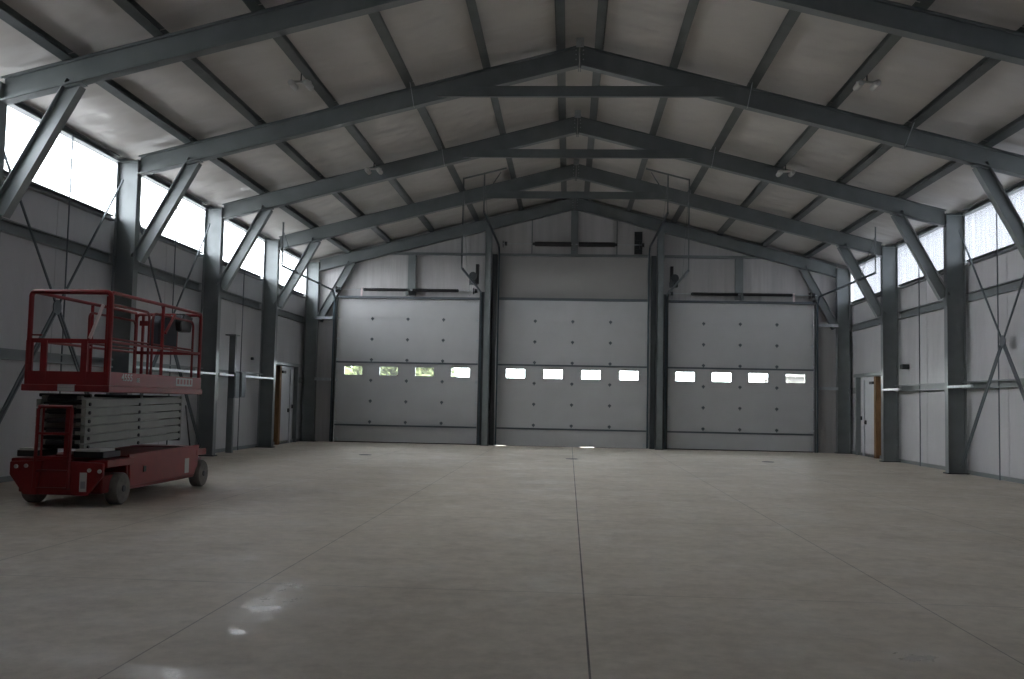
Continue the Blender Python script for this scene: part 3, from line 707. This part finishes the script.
# lights and reflectors on front
for x, z in ((-7.05, .50), (-6.92, .51), (-6.10, .47), (-5.965, .46)):
    MB().lathe([(.020, 0), (.025, .008), (.025, .03)], (x, 11.915, z), 1, 12).build('marker_light', M['decal'], L)
# scissor stack: closed pairs of arms
ZB, ZP = .70, 1.43; NA = 6
for side_x in (-6.33, -6.86):
    for i in range(NA):
        z0 = ZB + .03 + (ZP - ZB - .05) * i / NA; hgt = (ZP - ZB) / NA
        for q in (0, 1):
            ax_ = side_x + (.034 if q else -.034)
            y_a, y_b = 12.1, 15.2
            outer = (q == 1) == (side_x > -6.5)
            za, zb_ = (z0 - .030, z0 + .035) if outer else (z0 + .045, z0 - .005)
            MB().bar((ax_, y_a, za + .035), (ax_, y_b, zb_ + .035), .06, .102 if outer else .05, (0, 0, 1)).build('scissor_arm', M['arm'], L, bevel=.004)
pins = MB()
for i in range(NA + 1):
    z = ZB + .045 + (ZP - ZB - .07) * i / NA
    for y in (12.19, 13.65, 15.11):
        pins.lathe([(.024, -.66), (.024, .02)], (-6.27, y, z), 0, 10)
pieces(pins, 'pivot_pin', M['black'], L)
hy = MB().tube([(-6.55, 12.15, .78), (-6.55, 13.9, 1.2)], .06, 14); hy.build('hydraulic_cylinder', M['black'], L, smooth=True)
MB().tube([(-6.55, 13.9, 1.15), (-6.55, 14.8, 1.26)], .035, 12).build('piston_rod', M['chrome'], L, smooth=True)
cr = MB()
for z in (.80, .94, 1.08, 1.22, 1.36): cr.tube([(-6.80, 12.16, z), (-6.36, 12.16, z)], .032, 10)
pieces(cr, 'cross_tube', M['darksteel'], L)
tb = MB().tube([(-7.0, 15.05, .62), (-7.0, 14.93, 1.3)], .012, 6).tube([(-6.08, 15.12, .62), (-6.12, 14.98, 1.28)], .012, 6); pieces(tb, 'hose', M['black'], L)
# ladder
ld = MB()
for x in (-6.81, -6.37): ld.tube([(x, 11.93, .24), (x, 11.96, 1.22), (x + (.03 if x < -6.6 else -.03), 11.98, 1.27)], .022, 10)
ld.tube([(-6.81, 11.965, 1.26), (-6.37, 11.965, 1.26)], .022, 10)
ld.bar((-6.745, 11.95, .60), (-6.745, 11.97, 1.24), .02, .02, (0, 1, 0)); ld.bar((-6.425, 11.95, .60), (-6.425, 11.97, 1.24), .05, .02, (0, 1, 0))
for z in (.62, .92): ld.bar((-6.81, 11.95, z), (-6.37, 11.95, z), .05, .03)
ld.build('ladder', M['red'], L, smooth=True)
# platform
pf = MB()
pf.box(LX0, LX1, LY0, LY1, 1.52, 1.56)
pf.build('deck', M['reddark'], L, bevel=.008)
tp = MB()
tp.box(LX0, LX1, LY0 - .012, LY0, 1.54, 1.71); tp.box(LX0, LX1, LY1, LY1 + .012, 1.54, 1.715)
tp.box(LX1, LX1 + .012, LY0, LY1, 1.54, 1.715); tp.box(LX0 - .012, LX0, LY0, LY1, 1.54, 1.715)
tp.build('toe_board', M['red'], L)
lip = MB().box(LX0 - .03, LX1 + .03, LY0 - .04, LY1 + .03, 1.455, 1.54); lip.build('platform_frame', M['red'], L, bevel=.012)
def loop(mb, axis, c, a, b, z0, z1, r=.018, R=.08):
    """rounded rail loop in a vertical plane; axis 0 -> plane x=c spanning y; axis 1 -> plane y=c spanning x"""
    P = lambda t, z: (c, t, z) if axis == 0 else (t, c, z)
    pts = [P(a, z0), P(a, z1 - R)] + [P(a + R - R * math.cos(q), z1 - R + R * math.sin(q)) for q in [PI / 2 * j / 4 for j in range(1, 5)]]
    pts += [P(b - R, z1)] + [P(b - R + R * math.sin(q), z1 - R + R * math.cos(q)) for q in [PI / 2 * j / 4 for j in range(1, 5)]] + [P(b, z0)]
    mb.tube(pts, r, 10)
ZR, ZM = 2.73, 2.10
# front guardrail
g1 = MB(); loop(g1, 1, LY0 + .02, LX0 + .02, LX1 - .02, 1.5, ZR, .033, .06)
g1.bar((LX0 + .03, LY0 + .02, 1.5), (LX0 + .03, LY0 + .02, ZM), .09, .03, (0, 1, 0)).bar((LX1 - .03, LY0 + .02, 1.5), (LX1 - .03, LY0 + .02, ZR - .05), .08, .04, (0, 1, 0))
g1.build('front_guardrail', M['red'], L, smooth=True)
g2 = MB(); g2.bar((LX0 + .02, LY0 + .02, ZM), (LX1 - .02, LY0 + .02, ZM), .03, .055); g2.bar((LX0 + .02, LY0 + .02, ZM + .07), (-6.85, LY0 + .02, ZM + .07), .02, .02)
g2.bar((-6.80, LY0, 1.6), (-6.80, LY0, ZM), .08, .03, (0, 1, 0)); g2.bar((-6.27, LY0, 1.6), (-6.27, LY0, ZM), .08, .03, (0, 1, 0))
g2.build('gate', M['red'], L)
# side guardrails: near (right), far (left), each a fixed and a sliding half
for x, nm in ((LX1 - .02, 'near'), (LX0 + .02, 'far')):
    g3 = MB(); loop(g3, 0, x, LY0 + .03, LY1 - .03, 1.5, ZR, .024, .05)
    g3.tube([(x, LY0 + .03, ZM), (x, LY1 - .03, ZM)], .018, 8)
    g3.tube([(x, 13.62, 1.5), (x, 13.62, ZR)], .024, 8)
    g3.build('side_guardrail', M['red'], L, smooth=True)
    g4 = MB(); xi = x - .06 if nm == 'near' else x + .06
    for a, b in (((12.15, 13.30), (13.42, 15.08)) if nm == 'near' else ((13.42, 15.08),)):
        g4 = MB(); loop(g4, 0, xi, a, min(b, 14.9), 1.5, ZR - .14, .018, .09); g4.tube([(xi, a, ZM + .05), (xi, min(b, 14.9), ZM + .05)], .014, 8)
        g4.build('extension_rail', M['reddark'], L, smooth=True)
g5 = MB(); loop(g5, 1, LY1 - .02, LX0 + .02, LX1 - .02, 1.5, ZR - .02, .026, .06); g5.bar((LX0 + .02, LY1 - .02, ZM), (LX1 - .02, LY1 - .02, ZM), .03, .05)
g5.bar((-6.36, LY1 - .02, ZM + .02), (-6.36, LY1 - .02, ZR - .03), .05, .03, (0, 1, 0)); g5.bar((-6.9, LY1 - .02, ZM - .4), (-6.9, LY1 - .02, ZR - .03), .04, .03, (0, 1, 0))
g5.box(-6.95, -6.30, LY1 - .04, LY1 - .01, ZR - .20, ZR - .12)
g5.build('rear_guardrail', M['red'], L, smooth=True)
MB().bar((-6.26, 12.10, 2.14), (-6.10, 12.10, 2.58), .032, .032, (0, 1, 0)).build('gate_strut', M['pale'], L)  # shiny bar, its bright reflection put into the pale pink colour
MB().bar((-5.91, 13.60, 2.32), (-5.91, 13.92, 2.62), .03, .03, (1, 0, 0)).build('rail_strut', M['red'], L)
cbx = MB().prism([(14.5, 2.42), (14.88, 2.42), (14.94, 2.66), (14.6, 2.70), (14.46, 2.55)], 0, -6.22, -6.04); cbx.build('control_box', M['black'], L, bevel=.02)
MB().box(-6.21, -6.05, 14.48, 14.62, 2.60, 2.66).build('control_decal', M['decalgrey'], L)
# decals
def text(body, size, loc, rot, m, name, parent, sx=1):
    cu = bpy.data.curves.new(name, 'FONT'); cu.body = body; cu.size = size; cu.extrude = .0015; cu.align_x = 'LEFT'; cu.align_y = 'BOTTOM'; cu.space_character = 1.05
    cu.offset = .002
    o = bpy.data.objects.new(name, cu); COL.objects.link(o)
    dg = bpy.context.evaluated_depsgraph_get(); me = bpy.data.meshes.new_from_object(o.evaluated_get(dg)); me.materials.clear(); me.materials.append(m)
    bpy.data.objects.remove(o); o = bpy.data.objects.new(name, me); COL.objects.link(o)
    o.rotation_euler = rot; o.location = loc; o.scale = (sx, 1, 1)
    if parent: o.parent = parent; o.location = Vector(loc) - parent.location
    return o
text('4555', .125, (LX1 + .0135, 12.33, 1.585), (PI / 2, 0, PI / 2), M['decal'], 'model_number', L, 1.25)
text('SE', .075, (LX1 + .0135, 12.78, 1.585), (PI / 2, 0, PI / 2), M['decal'], 'model_number', L, 1.2)
dc = MB(); x = LX1 + .014
for z0, z1 in ((1.675, 1.695), (1.575, 1.60)): dc.box(LX1 + .012, x, 14.1, 14.72, z0, z1)
for y in (14.10, 14.22, 14.34, 14.46, 14.58, 14.685): dc.box(LX1 + .012, x, y, y + .035, 1.60, 1.675)
dc.build('side_decal', M['decal'], L)
fdz = MB()
for i in range(4):
    for j in range(2): fdz.box(-6.575 + i * .054, -6.525 + i * .054, LY0 - .045, LY0 - .041, 1.462 + j * .042, 1.50 + j * .042)
fdz.build('front_decal', M['decal'], L)
MB().box(-6.58, -6.355, LY0 - .0425, LY0 - .012, 1.457, 1.547).build('decal_plate', M['decalgrey'], L)
MB().box(-6.22, -6.13, 11.934, 11.94, .20, .44).build('front_label', M['decal'], L); MB().box(-6.205, -6.145, 11.931, 11.934, .24, .33).build('front_label_panel', M['decalgrey'], L)
MB().box(-5.905, -5.902, 14.50, 14.66, .26, .48).build('side_label', M['decal'], L)
MB().box(-5.905, -5.895, 13.05, 13.13, .38, .46).build('latch', M['black'], L)
# bag hanging in the cage
bg = MB().prism([(13.95, 2.16), (14.58, 2.16), (14.60, 2.50), (14.50, 2.62), (14.1, 2.62), (13.93, 2.5)], 0, -6.33, -6.13)
bag = bg.build('tool_bag', M['bag'], None, bevel=.04); tag(bag, 'dark grey tool bag hanging inside the lift cage', 'bag')

# ------------------------------------------------------------------ floor bits
for (x, y, lab) in ((-5.34, 25.0, 'in front of the left door'), (5.17, 26.1, 'in front of the right door'), (0.0, 25.35, 'in front of the middle door')):
    d = MB(); d.lathe([(.16, 0), (.17, .003), (.15, .008)], (x, y, .001), 2, 20)
    tag(d.build('floor_cap', M['darksteel']), 'small dark round floor cap %s' % lab, 'floor cap', 'floor caps')

# ------------------------------------------------------------------ outside
struct(MB().box(-120, 120, -120, 160, -.4, -.02).build('ground_outside', M['gravel']))
def tree(x, y, h, r, label):
    t = empty('leafy_tree', (x, y, 0), label, 'tree', 'trees outside the doors')
    MB().lathe([(.16, -.1), (.12, h * .45), (.06, h * .7)], (x, y, 0), 2, 8).build('trunk', M['trunk'], t)
    bm = bmesh.new(); rnd = random.Random(int(x * 10))
    for i in range(900):
        th = rnd.uniform(0, 2 * PI); ph = math.acos(rnd.uniform(-1, 1)); rr = r * (.55 + .5 * rnd.random())
        p = Vector((math.cos(th) * math.sin(ph) * rr, math.sin(th) * math.sin(ph) * rr, math.cos(ph) * rr * h * .5 / r))
        R_ = Matrix.Translation(p) @ Matrix.Rotation(rnd.uniform(0, PI), 4, Vector((rnd.random(), rnd.random(), rnd.random() + .1)).normalized())
        bmesh.ops.create_icosphere(bm, subdivisions=1, radius=rnd.uniform(.2, .38), matrix=R_ @ Matrix.Diagonal((1, .8, .45, 1)))
    me = bpy.data.meshes.new('crown'); bm.to_mesh(me); bm.free(); me.materials.append(M['leaf'])
    o = bpy.data.objects.new('crown', me); COL.objects.link(o); o.parent = t; o.location = (0, 0, h * .55)
tree(-11.3, 48, 6.0, 1.9, 'bright green tree seen through the left pane of the left door')
tree(-8.9, 51, 5.6, 1.3, 'bright green tree seen through the second pane of the left door')
tree(-6.9, 47, 5.6, 1.0, 'bright green tree seen through the third pane of the left door')
tag(MB().box(11.0, 16.0, 50, 56, -.05, 3.0).prism([(10.8, 3.0), (16.2, 3.0), (13.5, 4.0)], 1, 49.8, 56.2).build('shed', M['render']), 'grey shed outside seen through the rightmost pane of the right door', 'shed')

# ------------------------------------------------------------------ sky
w = bpy.data.worlds.new('World'); sc.world = w; w.use_nodes = True; nt = w.node_tree
bgn = nt.nodes['Background']; tc = nt.nodes.new('ShaderNodeTexCoord'); sep = nt.nodes.new('ShaderNodeSeparateXYZ')
nt.links.new(tc.outputs['Generated'], sep.inputs[0])
mr = nt.nodes.new('ShaderNodeMapRange'); mr.inputs['From Min'].default_value = -1; mr.inputs['From Max'].default_value = 1
mr.inputs['To Min'].default_value = 0; mr.inputs['To Max'].default_value = 1
nt.links.new(sep.outputs[0], mr.inputs['Value'])
rp = nt.nodes.new('ShaderNodeValToRGB')
rp.color_ramp.elements[0].color = (1.0, 1.0, 1.0, 1); rp.color_ramp.elements[1].color = (.60, .66, .76, 1)
nt.links.new(mr.outputs[0], rp.inputs[0]); nt.links.new(rp.outputs[0], bgn.inputs['Color'])
bgn.inputs['Strength'].default_value = 23.5
# daylight portals: let the sky be sampled through the clerestories and the open doorway
def portal(loc, rot, sx, sy):
    l = bpy.data.lights.new('sky_portal', 'AREA'); l.shape = 'RECTANGLE'; l.size = sx; l.size_y = sy; l.cycles.is_portal = True
    o = bpy.data.objects.new('sky_portal', l); COL.objects.link(o); o.location = loc; o.rotation_euler = rot
    return o

# ------------------------------------------------------------------ camera
f, yaw, pitch, roll, cx, hh = 970.11, .0595, .0650, .0202, -.1046, 1.426
f, yaw, pitch, roll, cx, hh = 970.111, 0.059549, 0.065006, 0.020162, -0.10460, 1.42603
right = Vector((math.cos(yaw), math.sin(yaw), 0))
fwd = Vector((-math.sin(yaw) * math.cos(pitch), math.cos(yaw) * math.cos(pitch), math.sin(pitch)))
up = right.cross(fwd)
rc = right * math.cos(roll) + up * math.sin(roll)
uc = -right * math.sin(roll) + up * math.cos(roll)
cam = bpy.data.cameras.new('camera'); co = bpy.data.objects.new('camera', cam); COL.objects.link(co)
cam.sensor_width = 36; cam.lens = f / 1024 * 36; cam.clip_start = .05; cam.clip_end = 400
mtx = Matrix((rc, uc, -fwd)).transposed().to_4x4(); mtx.translation = Vector((cx, 0, hh)); co.matrix_world = mtx
sc.camera = co
for o in bpy.data.objects:
    if '_o' in o: del o['_o']
vs_ = sc.view_settings; vs_.view_transform = 'Standard'; vs_.look = 'None'; vs_.gamma = 1; vs_.use_curve_mapping = False; vs_.exposure = 0.0
